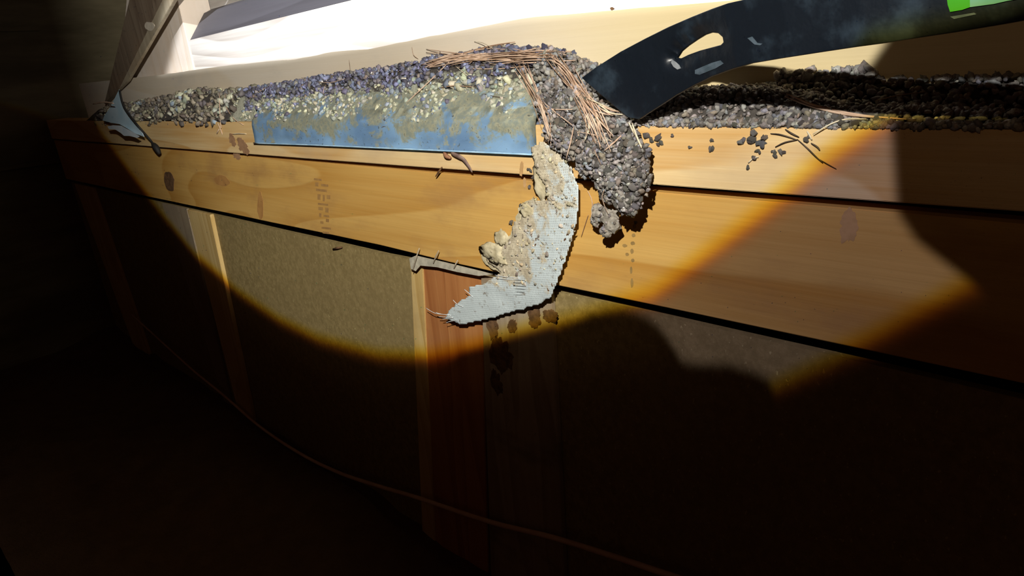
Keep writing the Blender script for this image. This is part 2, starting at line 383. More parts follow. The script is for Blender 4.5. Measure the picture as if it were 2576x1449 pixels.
for (x, y, wd, ht) in [(790, 448, 20, 5), (793, 458, 9, 10), (808, 462, 18, 6), (795, 474, 28, 6), (799, 488, 8, 14), (812, 490, 5, 16), (822, 490, 9, 10), (800, 510, 26, 5), (801, 520, 12, 8),
                        (818, 522, 9, 12), (803, 536, 6, 10), (814, 540, 15, 5), (820, 550, 8, 8), (806, 556, 8, 6), (809, 570, 24, 5), (812, 582, 16, 5)]:
    inkmark(x, y, wd, ht, rimb)
m_inkd = flat('dark ink', (.26, .17, .06), (.36, .23, .08), 60, .8, .1)
for (x, y, wd, ht) in [(1596, 570, 8, 12), (1594, 592, 9, 10), (1572, 618, 12, 9), (1592, 612, 11, 10), (1590, 632, 8, 14), (1578, 640, 9, 9), (1592, 655, 8, 10), (1588, 680, 6, 20), (1590, 712, 7, 26)]:
    o = blob('ink_mark', x, y, wd / 2, ht / 2, m_inkd, rimb, .006, th=.0003)
# back board with its ragged upper edge
bx = list(np.linspace(-2.62, .55, 90))
ze = lambda x: interp(x, [(-3.4, .031)] + [(p.x, p.z) for p in (U(400, 189, .095), U(560, 166, .095), U(700, 152, .095), U(740, 150, .095), U(790, 140, .095), U(850, 128, .095), U(930, 124, .095), U(1000, 108, .095), U(1320, 45, .095), U(1850, 0, .095))] + [(1, .075)])
back = slab('back_board', [(-3.5, -.125)] + [(.55, -.125)] + [(x, ze(x) + .0016 * noise.noise(Vector((x * 16, 0, 3)))) for x in bx[::-1]] + [(-3.5, .031)], .0945, .128, m_back, bevel=.0006)
tag(back, 'tan board standing behind the grit heap, its ragged upper edge against the white timber', 'board')
for (px, py, r) in [(1463, 157, 11), (1540, 22, 5), (2085, 118, 3)]:
    blob('knot', px, py, r, r * .8, m_stain, back, .0945, 0, .0006)
p = [U(300, 215, .129), U(471, 190, .129), U(471, 103, .129), U(476, -140, .129), U(330, -140, .129)]
p[3].x = p[0 + 1].x = p[2].x
PXR = p[2].x + .002
p = [Vector((q.x, q.y, q.z)) for q in p]
bk = [q + Vector((0, .10, 0)) for q in p]
tag(prism('bright_post', p, bk, m_post, bevel=.0015), 'white brightly lit post left of the wavy grained board', 'post')
# clean timber beyond
p = [U(380, 215, .132), U(3000, -90, .132), U(3000, -600, .132), U(880, 1, .132), U(466, 103, .132), U(380, 124, .132)]
tag(prism('inner_board', [(max(q.x, PXR), .133, q.z) for q in p], [(max(q.x, PXR), .165, q.z) for q in p], m_white, bevel=.001),
    'brightly lit white pine board with wavy grain above the ragged tan board', 'board')
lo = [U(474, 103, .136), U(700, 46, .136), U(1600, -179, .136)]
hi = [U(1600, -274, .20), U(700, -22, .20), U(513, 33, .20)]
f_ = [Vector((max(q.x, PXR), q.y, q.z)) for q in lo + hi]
tag(prism('grey_strip_board', f_, [q + Vector((0, .03, .012)) for q in f_], m_strip_shade, bevel=.0008),
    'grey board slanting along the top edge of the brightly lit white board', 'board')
p = [U(500, 60, .26), U(2600, -350, .26), U(2600, -900, .26), U(440, -160, .26), U(440, 60, .26)]
tag(prism('outer_board', [(q.x, .26, q.z) for q in p], [(q.x, .29, q.z) for q in p], m_white, bevel=.001), 'white board glimpsed above the grey slanting board', 'board')
# diagonal rafter at the far left
y0 = .072
fr = [U(250, 245, y0), U(318, 205, y0), U(442, -4, y0), U(520, -150, y0), U(440, -150, y0), U(330, 0, y0)]
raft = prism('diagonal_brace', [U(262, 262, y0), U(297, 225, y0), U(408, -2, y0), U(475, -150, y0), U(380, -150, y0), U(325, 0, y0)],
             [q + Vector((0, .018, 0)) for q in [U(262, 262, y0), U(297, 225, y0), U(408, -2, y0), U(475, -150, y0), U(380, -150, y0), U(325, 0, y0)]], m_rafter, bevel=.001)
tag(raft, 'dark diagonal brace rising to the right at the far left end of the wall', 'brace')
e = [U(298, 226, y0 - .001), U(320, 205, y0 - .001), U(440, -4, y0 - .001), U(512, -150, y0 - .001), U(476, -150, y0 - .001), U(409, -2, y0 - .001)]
tag(prism('edge_strip', e, [q + Vector((.0, .012, 0)) for q in e], m_rafter_lit, raft, .001), 'brace edge coloured paler as if lit', None)
blob('knot', 376, 66, 12, 12, flat('pale knot', (.5, .45, .36), (.62, .56, .46), 50), raft, y0 - .0015)
# studs and battens below the lower gap
def stud(name, a, b, c, d, y0, y1, m, label, cat='stud'):
    """a,b = upper left/right pixel, c,d = lower right/left pixel"""
    A, B, C_, D_ = (U(*q, y0) for q in (a, b, c, d))
    def down(P, Q, zt, zb):
        k = (Q.x - P.x) / (Q.z - P.z); return (P.x + k * (zt - P.z), zt), (P.x + k * (zb - P.z), zb)
    l, l2 = down(A, D_, -.417, -1.25); r, r2 = down(B, C_, -.417, -1.25)
    return tag(slab(name, [l, l2, r2, r], y0, y1, m), label, cat)
stud('wall_stud', (190, 470), (236, 480), (345, 800), (310, 800), .010, .0215, m_stud, 'narrow dim stud nearest the dark left corner')
stud('batten', (416, 540), (474, 545), (565, 940), (548, 960), .013, .0215, m_studg, 'greyish batten hard against the left side of the yellow stud', 'batten')
stud('wall_stud', (476, 548), (530, 550), (617, 960), (580, 960), .008, .0215, m_stud, 'yellow stud at the left, partly lit, right of a greyish batten')
stud('batten', (1032, 650), (1062, 650), (1086, 1180), (1055, 1180), .012, .0215, m_stud, 'thin pale batten left of the reddish board', 'batten')
stud('wall_board', (1063, 655), (1208, 680), (1222, 1200), (1087, 1180), .015, .0215, m_red, 'reddish brown upright board below the torn mesh tape', 'board')
st = stud('wall_stud', (1209, 690), (1386, 740), (1421, 1449), (1235, 1449), .010, .0215, m_mud, 'mud stained grey stud under the hanging mesh tape')
for k, (px, py, rx, ry, r) in enumerate([(1240, 810, 11, 45, -.1), (1262, 890, 22, 48, -.35), (1250, 960, 10, 34, -.3), (1345, 800, 14, 22, 0), (1385, 795, 16, 14, .3), (1290, 820, 10, 16, 0), (1170, 822, 8, 9, 0)]):
    if px > 1200: tag(blob('mud_smear', px, py, rx * 1.15, ry * 1.1, m_stain, st, .010, r, .002, rough=True), 'dark wet mud smear', None)

# ------------------------------------------------------------------ flashing
fx0, fx1 = U(640, 350, -.004).x, U(1350, 380, -.004).x
bm = bmesh.new(); cols = []
prof = [(-.004, -.1725), (-.0075, -.171), (-.0045, -.168), (-.0035, -.150), (-.003, -.125), (.0, -.113), (.018, -.093), (.036, -.073), (.06, -.055)]
nx = 60
for i in range(nx + 1):
    x = fx0 + (fx1 - fx0) * i / nx
    drop = interp(i / nx, [(0, .0), (.3, .003), (1, .006)])
    cols.append([bm.verts.new((x, yy - .0012 * noise.noise(Vector((x * 9, zz * 9, 1))), zz + drop + .0012 * noise.noise(Vector((x * 14, 2, zz))))) for yy, zz in prof])
for i in range(nx):
    for j in range(len(prof) - 1): bm.faces.new((cols[i][j], cols[i + 1][j], cols[i + 1][j + 1], cols[i][j + 1]))
r = bmesh.ops.solidify(bm, geom=bm.faces[:], thickness=.0012)
fl_o = from_bm('metal_flashing', bm, m_metal, smooth=True)
hp = [(fx0 + (fx1 - fx0) * i / 30, -.0085, -.1705 + interp(i / 30, [(0, .0), (.3, .003), (1, .006)])) for i in range(31)]
tube('folded_hem', hp, .0016, flat('hem highlight', (.30, .52, .74), (.50, .72, .90), 30, .35), fl_o, 6)  # hem's highlight line put into a brighter colour
tag(fl_o, 'long blue metal flashing folded over the plate board under pale clay and grit', 'flashing')

# ------------------------------------------------------------------ debris bed
crest = [(-3.2, -.075), (-2.8, -.065), (-2.4, -.045), (-2.2, -.030), (-2.0, -.040), (-1.72, -.030), (-1.4, -.016), (-1.2, -.010), (-1.09, .0), (-.88, .006), (-.76, -.002), (-.68, -.03), (-.58, -.070), (-.5, -.078), (-.44, -.077), (-.36, -.074), (-.3, -.072), (0, -.072), (.6, -.07)]
def heap(x, y):
    c = interp(x, crest); tt = y / .09
    if x < -.66:
        base = ZT - .004 + (c - ZT + .004) * (sm(.08, .95, tt) if x > -1.86 else sm(-.25, .8, tt))
    else:
        f = interp(x, [(-.66, .022), (-.5, .040), (-.42, .046), (-.35, .040), (-.25, .018), (-.1, .012), (.5, .01)])
        base = ZT + f * sm(-.004, .030, y) + (c - ZT - f) * sm(.04, .085, y)
    return base
bm = bmesh.new(); NX, NY = 420, 14; G = []
for i in range(NX + 1):
    x = -3.2 + 3.7 * i / NX; row = []
    for j in range(NY + 1):
        y = .0005 + .0935 * j / NY
        row.append(bm.verts.new((x, y, heap(x, y) - .004 + .004 * noise.noise(Vector((x * 40, y * 40, 0))))))
    G.append(row)
for i in range(NX):
    for j in range(NY): bm.faces.new((G[i][j], G[i + 1][j], G[i + 1][j + 1], G[i][j + 1]))
bed = from_bm('soil_bed', bm, m_soil, smooth=True)
tag(bed, 'dark packed soil of the heap lying along the plate board', 'soil', kind='stuff')

# the clod of soil and grit levered out over the edge
lumps = [(1385, 175, .055, .030), (1430, 215, .04, .034), (1395, 255, .02, .032), (1460, 275, .0, .036), (1420, 320, -.01, .036), (1500, 320, -.012, .036), (1455, 360, -.016, .030),
         (1560, 340, -.012, .032), (1520, 395, -.026, .034), (1580, 400, -.030, .034), (1480, 415, -.026, .020), (1545, 450, -.036, .030), (1600, 450, -.040, .024), (1535, 490, -.038, .013), (1580, 505, -.042, .020)]
LC = [(U(a, b, c), d) for a, b, c, d in lumps]
bm = bmesh.new()
for c, r in LC:
    q = bmesh.ops.create_icosphere(bm, subdivisions=3, radius=r * .86, matrix=Matrix.Translation(c) @ Matrix.Diagonal((1, .62, 1, 1)))
    for vv in q['verts']:
        vv.co += (vv.co - c) * .28 * noise.noise(vv.co * 45)
        if vv.co.y > -.003 and vv.co.z < ZT + .004: vv.co.y = -.003 - random.random() * .001
        if vv.co.y > .09: vv.co.y = .09
clod = from_bm('soil_clod', bm, m_soil)
tag(clod, 'crumbly clod of grey soil hanging over the plate edge beside the pry bar tip', 'clod')
lump2 = [(1512, 535, -.020, .015), (1535, 555, -.026, .017), (1525, 580, -.030, .010), (1500, 556, -.018, .008)]
LC2 = [(U(a, b, c), d) for a, b, c, d in lump2]
bm = bmesh.new()
for c, r in LC2:
    q = bmesh.ops.create_icosphere(bm, subdivisions=3, radius=r, matrix=Matrix.Translation(c) @ Matrix.Diagonal((1, .6, 1, 1)))
    for vv in q['verts']:
        vv.co += (vv.co - c) * (.6 * noise.noise(vv.co * 70) + .5 * noise.noise(vv.co * 160))
        pass
tag(from_bm('small_clod', bm, flat('grey lump', (.20, .18, .15), (.36, .33, .28), 120, .9, .2, 0, .002)), 'small light grey clod stuck on the wide board under the big clod', 'clod')

# ------------------------------------------------------------------ grit
tmpl = []
for k in range(8):
    bm = bmesh.new(); bmesh.ops.create_icosphere(bm, subdivisions=2 if k < 4 else 1, radius=1)
    a = random.uniform(.65, 1); b = random.uniform(.6, .9)
    for vv in bm.verts:
        vv.co *= 1 + .6 * noise.noise(vv.co * 1.3 + Vector((k * 7, 0, 0))); vv.co.x *= 1.15; vv.co.y *= a; vv.co.z *= b
    me = bpy.data.meshes.new('t'); bm.to_mesh(me); bm.free()
    co = np.array([v_.co[:] for v_ in me.vertices]); fa = np.array([p_.vertices[:] for p_ in me.polygons])
    tmpl.append((co, fa)); bpy.data.meshes.remove(me)
def randrot():
    q = rng.normal(size=4); q /= np.linalg.norm(q); w_, x, y, z = q
    return np.array([[1 - 2 * (y * y + z * z), 2 * (x * y - z * w_), 2 * (x * z + y * w_)], [2 * (x * y + z * w_), 1 - 2 * (x * x + z * z), 2 * (y * z - x * w_)], [2 * (x * z - y * w_), 2 * (y * z + x * w_), 1 - 2 * (x * x + y * y)]])
def jit(c, a=.25):
    k = 1 + rng.uniform(-a, a) * 1.6
    return tuple(max(.01, min(.95, q * k * (1 + rng.uniform(-.06, .06)))) for q in c)
grains = []           # position, radius, colour, zone
GREY = [(.20, .18, .16), (.28, .26, .24), (.16, .145, .14), (.33, .31, .29), (.24, .20, .16), (.22, .225, .25)]
PURP = [(.11, .105, .17), (.16, .16, .25), (.22, .24, .38), (.10, .095, .13), (.19, .18, .20), (.20, .23, .34)]
CLAY = [(.42, .43, .32), (.50, .49, .35), (.33, .36, .30), (.28, .34, .40), (.54, .53, .41)]
OLIV = [(.16, .135, .10), (.22, .19, .14), (.10, .085, .07), (.28, .26, .19), (.13, .12, .12)]
def pick(l): return l[rng.integers(len(l))]
def addg(p, r, c, zone): grains.append((np.array(p), r, jit(c), zone))
for _ in range(3900):
    x = rng.uniform(-1.88, -.70); y = rng.uniform(.012, .092); tt = y / .09
    n_ = noise.noise(Vector((x * 14, y * 14, 5))); k = tt + .22 * n_
    if x < -.80 and k < .34 + .30 * noise.noise(Vector((x * 6, 3, 0))) : continue
    if k < .56 and x < -.78:
        if rng.random() < .5: continue
        c = pick(CLAY); r = rng.uniform(.0022, .0058)
    else:
        c = pick(PURP) if (x < -.82 and rng.random() < .75) or rng.random() < .3 else pick(GREY); r = .0022 + .0058 * rng.random() ** 1.7
    if rng.random() < .012: c = (.8, .78, .7); r *= .6
    addg((x, y, heap(x, y) + r * .25), r, c, 'left heap')
for _ in range(330):
    x = rng.uniform(-1.76, -.76); y = rng.uniform(.022, .062)
    if y / .09 + .25 * noise.noise(Vector((x * 9, y * 9, 8))) > .62: continue
    addg((x, y, max(heap(x, y), -.115 + y) - .001), rng.uniform(.004, .011), pick(CLAY), 'left clay')
for _ in range(1100):     # crumbs of clay clinging to the folded metal
    x = rng.uniform(-1.74, -.79); y = rng.uniform(.0, .045)
    if noise.noise(Vector((x * 11, y * 11, 2))) + y * 11 < .17: continue
    z = interp(y, [(0, -.113), (.018, -.093), (.036, -.073), (.06, -.055)]) + .002
    addg((x, y, z), .0018 + .0062 * rng.random() ** 1.8, pick(CLAY) if rng.random() < .85 else pick(PURP), 'left clay')
for _ in range(1300):
    x = rng.uniform(-3.1, -1.86); y = rng.uniform(-.003, .092)
    z = heap(x, max(y, 0)); r = .0028 + .010 * rng.random() ** 2
    if y < .004: z -= rng.uniform(0, .02)
    c = pick(CLAY) if noise.noise(Vector((x * 9, y * 9, 2))) > .15 and rng.random() < .6 else pick(OLIV)
    addg((x, y, z + r * .2), r, c, 'far heap')
for _ in range(2500):
    x = -.70 + .95 * rng.random() ** 1.15; y = rng.uniform(.002, .092)
    r = rng.uniform(.0028, .0062)
    c = pick(GREY)
    if rng.random() < .02: c = (.7, .68, .6); r *= .6
    addg((x, y, heap(x, y) + r * .3), r, c, 'right heap')
for _ in range(1300):
    x = rng.uniform(-.66, -.2); y = rng.uniform(0, .045); r = .0022 + .004 * rng.random() ** 1.5
    addg((x, y, heap(x, y) + r * .2), r, pick(GREY), 'right heap')
for _ in range(420):     # grit along the front edge and the back crest
    x = rng.uniform(-.66, .0); r = rng.uniform(.003, .006)
    addg((x, rng.uniform(.0, .006), ZT + r * rng.uniform(.2, 1.2)), r, pick(GREY), 'right heap')
for _ in range(90):
    x = rng.uniform(-.37, -.25); r = rng.uniform(.004, .008); addg((x, .088 - rng.uniform(0, .01), -.062 + rng.uniform(-.006, .008)), r, pick([(.42, .41, .40), (.30, .29, .29)]), 'right heap')
tot = sum(r * r for _, r in LC)
for c, R in LC:
    for _ in range(int(4600 * R * R / tot)):
        d = rng.normal(size=3); d /= np.linalg.norm(d)
        if d[1] > .35: d[1] = -d[1]
        p = np.array(c) + d * np.array([1, .62, 1]) * R * rng.uniform(.86, 1.05)
        if any(np.linalg.norm((p - np.array(c2)) / np.array([1, .62, 1])) < R2 * .78 for c2, R2 in LC): continue
        r = .0018 + .0052 * rng.random() ** 1.8
        if p[1] > -.004 and p[2] < ZT: continue
        if p[1] > .088: continue
        col = pick(GREY)
        if rng.random() < .02: col = (.8, .78, .72); r *= .6
        addg(p, r, col, 'clod')
for c, R in LC2:
    for _ in range(22):
        d = rng.normal(size=3); d /= np.linalg.norm(d); d[1] = -abs(d[1])
        addg(np.array(c) + d * np.array([1, .6, 1]) * R * .95, rng.uniform(.002, .0038), pick(GREY), 'small clod')
# clay crumbs caked on the tape
tape_px = [(1335, 372), (1360, 355), (1400, 372), (1440, 425), (1455, 470), (1457, 510), (1450, 565), (1432, 625), (1410, 690), (1387, 747), (1362, 764), (1290, 784), (1215, 806), (1160, 816), (1120, 803),
           (1125, 786), (1150, 762), (1182, 742), (1178, 722), (1212, 716), (1246, 694), (1262, 684), (1228, 662), (1222, 640), (1236, 618), (1268, 618), (1288, 592), (1290, 560), (1312, 552), (1312, 520), (1340, 500), (1378, 505), (1372, 470), (1352, 440)]
def inside(x, y, poly):
    c = False; j = len(poly) - 1
    for i in range(len(poly)):
        xi, yi = poly[i]; xj, yj = poly[j]
        if (yi > y) != (yj > y) and x < (xj - xi) * (y - yi) / (yj - yi) + xi: c = not c
        j = i
    return c
def tape_y(px, py):
    edge_x = interp(py, [(392, 1400), (470, 1455), (510, 1457), (565, 1450), (625, 1432), (690, 1410), (747, 1387), (820, 1387)])
    k = sm(140, 0, edge_x - px)
    return -.004 - .011 * k * interp(py, [(390, .8), (500, 1), (700, .9), (760, .5), (820, .1)]) - .0015 * noise.noise(Vector((px * .03, py * .03, 0)))
for _ in range(650):
    px, py = rng.uniform(1220, 1450), rng.uniform(365, 720)
    if not inside(px, py, tape_px) or rng.random() < (px - 1330) / 200 * (py > 520): continue
    p = U(px, py, tape_y(px, py) - .0005); r = .0009 + .004 * rng.random() ** 2
    addg(p, r, pick([(.58, .49, .31), (.50, .44, .30), (.42, .38, .30), (.30, .26, .21)]), 'tape')
# crumbs stuck on the board faces
for (px, py, r, c) in [(1655, 345, .006, 0), (1660, 362, .005, 0), (1690, 340, .003, 1), (1788, 372, .006, 0), (1792, 352, .003, 0), (1868, 355, .006, 5), (1890, 352, .007, 2), (1893, 335, .006, 3), (1918, 362, .007, 5), (1905, 380, .004, 2),
                       (1920, 345, .006, 3), (1950, 390, .006, 0), (1965, 385, .005, 4), (1945, 378, .003, 3), (1735, 372, .003, 4), (1882, 420, .004, 2), (1895, 400, .0045, 3), (2030, 348, .005, 4), (1626, 340, .006, 1), (1640, 352, .0045, 0),
                       (1600, 560, .003, 2), (1560, 575, .004, 2), (1290, 560, .005, 1), (1312, 515, .005, 0), (1338, 445, .006, 2), (1335, 470, .005, 1), (1330, 430, .005, 2), (1228, 645, .004, 4), (1210, 625, .003, 1), (660, 350, .004, 3), (470, 300, .006, 3)]:
    for _ in range(2):
        addg(U(px + rng.uniform(-5, 5), py + rng.uniform(-4, 4), -.001 if py < 450 else .0045), r * rng.uniform(.6, 1), GREY[c], 'stray')

def mesh_from(gs, name):
    vs, fs, cs, off = [], [], [], 0
    for p, r, c, z in gs:
        co, fa = tmpl[rng.integers(8)] if r > .0035 else tmpl[4 + rng.integers(4)]
        q = (co * r) @ randrot().T + p
        vs.append(q); fs.append(fa + off); cs.append(np.tile(np.array([*c, 1.0]), (len(q), 1))); off += len(q)
    V = np.concatenate(vs); Fc = np.concatenate(fs); K = np.concatenate(cs)
    me = bpy.data.meshes.new(name); me.vertices.add(len(V)); me.vertices.foreach_set('co', V.ravel())
    me.loops.add(len(Fc) * 3); me.loops.foreach_set('vertex_index', Fc.ravel().astype(np.int32))
    me.polygons.add(len(Fc)); me.polygons.foreach_set('loop_start', np.arange(len(Fc), dtype=np.int32) * 3)
    me.update(calc_edges=True)
    at = me.color_attributes.new('tone', 'FLOAT_COLOR', 'POINT'); at.data.foreach_set('color', K.ravel().astype(np.float32))
    me.materials.append(m_grit); return me
def dist(p): return np.linalg.norm(p - np.array([0, -D, 0]))
def onscreen(p):
    c = M.T @ (p - np.array([0, -D, 0])); x, y = c[0] / c[2] * F + PX, c[1] / c[2] * F + PY
    return 0 < x < W and 0 < y < H, x, y
vis = [(r / dist(p), i) for i, (p, r, c, z) in enumerate(grains) if z in ('clod', 'right heap', 'stray', 'left heap') and onscreen(p)[0] and onscreen(p)[1] < 2230 and not (z == 'right heap' and p[1] > .035)]
strays = [i for i, g in enumerate(grains) if g[3] == 'stray']
vis.sort(reverse=True)
solo = strays + [i for _, i in vis if grains[i][3] != 'stray'][:300 - len(strays)]
sset = set(solo)
gritmesh = link('loose_grit', mesh_from([g for i, g in enumerate(grains) if i not in sset], 'loose_grit'), m_grit)
tag(gritmesh, 'loose grey, purple and clay coloured grit covering the heap on the plate board', 'gravel', kind='stuff')
LBL = {'clod': ('larger grey grain among the grit of the hanging clod', 'larger grains on the hanging clod'),
       'right heap': ('larger grey grain on the low heap right of the pry bar tip', 'larger grains on the heap right of the pry bar'),
       'left heap': ('larger grain in the heap above the blue flashing', 'larger grains above the blue flashing'),
       'stray': ('', 'stray crumbs on the board faces')}
protos = {}
for i in solo:
    p, r, c, z = grains[i]
    kk = (int(rng.integers(6)), GREY.index(min(GREY, key=lambda g: sum((a - b) ** 2 for a, b in zip(g, c)))) if z != 'left heap' else 9)
    if kk not in protos:
        protos[kk] = mesh_from([(np.zeros(3), 1.0, jit(GREY[kk[1]] if kk[1] < 9 else pick(PURP), .1), z)], 'gravel_grain')
    o = bpy.data.objects.new('gravel_grain', protos[kk]); C.objects.link(o)
    o.location = p; o.scale = (r, r, r); o.rotation_euler = tuple(rng.uniform(0, 6.28, 3))
    lb, gp = LBL[z]
    if z == 'stray':
        _, sx, sy = onscreen(p)
        if sy > 500: lb = 'grey crumb clinging to the wide yellow board'
        elif sx < 1000: lb = 'grey crumb on the plate board at the left of the blue flashing'
        elif sx < 1400: lb = 'grey crumb beside the upper end of the mesh tape'
        elif sx < 1720: lb = 'grey crumb on the plate board just right of the clod'
        elif sx < 1830: lb = 'grey crumb on the pale spot of the plate board between clod and twigs'
        else: lb = 'grey crumb stuck beside the twigs on the plate board face'
        gp = lb.replace('grey crumb', 'grey crumbs')
    if z == 'clod':
        _, sx, sy = onscreen(p)
        w_ = 'near the crest of the clod' if sy < 230 else 'on the left flank of the clod' if sx < 1440 else 'in the middle of the clod under the needles' if sy < 340 else \
            'on the right edge of the clod' if sx > 1590 else 'on the lower face of the clod' if sy < 440 else 'at the bottom tip of the clod'
        lb = 'larger grey grain ' + w_; gp = 'larger grains ' + w_
    tag(o, lb, 'gravel', gp)

# ------------------------------------------------------------------ mesh tape
def dense_poly(pl, step):
    o = []
    for i in range(len(pl)):
        a, b = pl[i], pl[(i + 1) % len(pl)]; n = max(1, int(math.dist(a, b) / step))
        o += [(a[0] + (b[0] - a[0]) * k / n, a[1] + (b[1] - a[1]) * k / n) for k in range(n)]
    return o
def sheet(name, poly, yf, m, th=.0008, step=4, parent=None):
    xs_ = [p[0] for p in poly]; ys_ = [p[1] for p in poly]; bm = bmesh.new(); vv = {}
    for ix in range(int(min(xs_)) // step - 1, int(max(xs_)) // step + 2):
        for iy in range(int(min(ys_)) // step - 1, int(max(ys_)) // step + 2):
            cx, cy = (ix + .5) * step, (iy + .5) * step
            if not inside(cx + 3 * noise.noise(Vector((cx * .1, cy * .1, 0))), cy + 4 * noise.noise(Vector((cx * .08, cy * .1, 9))), poly): continue
            q = []
            for a, b in ((ix, iy), (ix + 1, iy), (ix + 1, iy + 1), (ix, iy + 1)):
                if (a, b) not in vv: vv[(a, b)] = bm.verts.new(U(a * step, b * step, yf(a * step, b * step)))
                q.append(vv[(a, b)])
            bm.faces.new(q)
    bmesh.ops.smooth_vert(bm, verts=[x for x in bm.verts if x.is_boundary], factor=.5, use_axis_x=True, use_axis_y=True, use_axis_z=True)
    bmesh.ops.solidify(bm, geom=bm.faces[:], thickness=th)
    return from_bm(name, bm, m, parent, True)
cl = [(1296, 560), (1312, 512), (1345, 498), (1340, 530), (1318, 570), (1305, 600), (1290, 640), (1300, 690), (1262, 686), (1222, 664), (1212, 640), (1222, 612), (1262, 610), (1286, 590)]
cs_ = slab('clay_smear', [(U(a + 5 * noise.noise(Vector((a * .1, b * .1, 0))), b, 0).x, U(a, b + 5 * noise.noise(Vector((a * .1, b * .1, 4))), 0).z) for a, b in dense_poly(cl, 7)], -.0022, .0005, m_clay, bevel=0)
tag(cs_, 'flat smear of pale clay along the left edge of the mesh tape', 'clay')
tp = sheet('mesh_tape', tape_px, tape_y, m_tape)
tag(tp, 'torn strip of dirty white mesh tape caked with clay, hanging across both black gaps', 'tape')
for k, (a, b, c) in enumerate([((1072, 775), (1095, 788), (1130, 792)), ((1096, 786), (1110, 790), (1135, 794)), ((1104, 797), (1118, 797), (1140, 799)), ((1112, 803), (1125, 801), (1140, 800)),
                ((1140, 755), (1150, 765), (1165, 772)), ((1168, 728), (1180, 738), (1190, 748)), ((1122, 812), (1135, 808), (1150, 806)), ((1245, 692), (1275, 697), (1310, 699)), ((1248, 700), (1280, 703), (1312, 703))]):
    tube('thread', smoothpts([U(*a, -.006), U(*b, -.0065), U(*c, -.0062)]), .0007, m_thread, tp, 5)
for k in range(6):     # open weave threads near the fold
    tube('thread', [U(1292, 704 + k * 7.5, -.0062), U(1325, 706 + k * 7.5, -.0075)], .0006, m_black, tp, 4)
for (x, y) in [(1350, 603), (1348, 618), (1412, 650), (1428, 592), (1422, 604), (1390, 716), (1380, 728)]:
    blob('weave_hole', x, y, 3, 5, m_stain, tp, tape_y(x, y) - .0004, th=.0004)
# strip of the same tape left along the lower gap
rem = [(1030, 650), (1046, 643), (1120, 660), (1210, 682), (1240, 690), (1205, 694), (1150, 684), (1100, 672), (1058, 668), (1046, 682), (1034, 676)]
tag(slab('tape_remnant', [(U(a, b, -.002).x, U(a, b, -.002).z) for a, b in rem], -.0025, -.0012, flat('grey tape', (.40, .37, .29), (.55, .51, .40), 60), bevel=0), 'thin grey strip of tape left along the underside of the lower gap', 'tape')
for k, (a, b) in enumerate([((1055, 624), (1038, 682)), ((1104, 630), (1090, 663)), ((1152, 654), (1142, 676))]):
    tag(tube('gap_splinter', smoothpts([U(*a, -.004), U((a[0] + b[0]) / 2 - 1, (a[1] + b[1]) / 2, -.007), U(*b, -.004)]), .0016, flat('grey splinter', (.36, .30, .22), (.46, .40, .30), 50), None, 5, True),
        ['longest grey splinter bridging the lower gap, leftmost of three', 'middle grey splinter of the three bridging the lower gap', 'shortest grey splinter across the lower gap, nearest the mesh tape'][k], 'splinter')
tag(tube('wood_sliver', [U(838, 627, .018), U(848, 624, .016), U(860, 622, .018)], .003, m_stain, None, 5, True), 'tiny dark sliver on the strand board just below the lower gap', 'splinter')

# ------------------------------------------------------------------ clay lumps on the tape edge, dead insect-like scraps
for k, (px, py, rx, ry, lb) in enumerate([(1243, 636, 30, 17, 'largest pale clay lump at the left edge of the mesh tape'), (1262, 655, 16, 9, 'pale clay lump just under the largest one beside the mesh tape'),
                                           (1262, 600, 14, 16, 'pale clay lump above the largest one at the tape edge'), (1325, 528, 16, 14, 'greyish clay lump where the mesh tape narrows'), (1360, 450, 18, 30, 'tall clay smear at the top of the mesh tape')]):
    c = U(px, py, -.004); bm = bmesh.new(); s = .00085 * (c - Vector((0, -D, 0))).length / 1.0
    bmesh.ops.create_icosphere(bm, subdivisions=3, radius=1)
    for vv in bm.verts:
        vv.co *= 1 + .55 * noise.noise(vv.co * 1.5 + Vector((k * 5, 0, 0))) + .4 * noise.noise(vv.co * 3.7 + Vector((k * 5, 3, 0)))
        vv.co = Vector((vv.co.x * rx * s, vv.co.y * .0035, vv.co.z * ry * s)) + c
    tag(from_bm('clay_lump', bm, m_clay, smooth=True), lb, 'clay')
sc1 = tube('dark_scrap', smoothpts([U(1135, 385, -.006), U(1150, 392, -.008), U(1165, 400, -.007), U(1180, 420, -.006), U(1188, 434, -.005)]), [.003, .0045, .005, .005, .005, .0052, .0055, .005, .005, .005, .0045, .004, .004, .0035, .003, .002, .001], flat('brown scrap', (.16, .10, .085), (.26, .18, .14), 90), None, 6, False, .5)
tag(sc1, 'curled dark brown scrap below the flashing on the plate board', 'debris')
tag(tube('dark_scrap', smoothpts([U(1118, 380, -.003), U(1122, 392, -.005), U(1134, 398, -.004)]), .0045, flat('rust scrap', (.22, .10, .05), (.32, .15, .08), 90), None, 6, True), 'rust coloured crumb hanging from the flashing edge left of the curled scrap', 'debris')
tag(tube('hanging_fibre', smoothpts([U(1112, 420, -.003), U(1104, 432, -.004), U(1096, 444, -.004)]), .002, m_stain, None, 5, True), 'short dark fibre sticking across the upper gap below the curled scrap', 'debris')

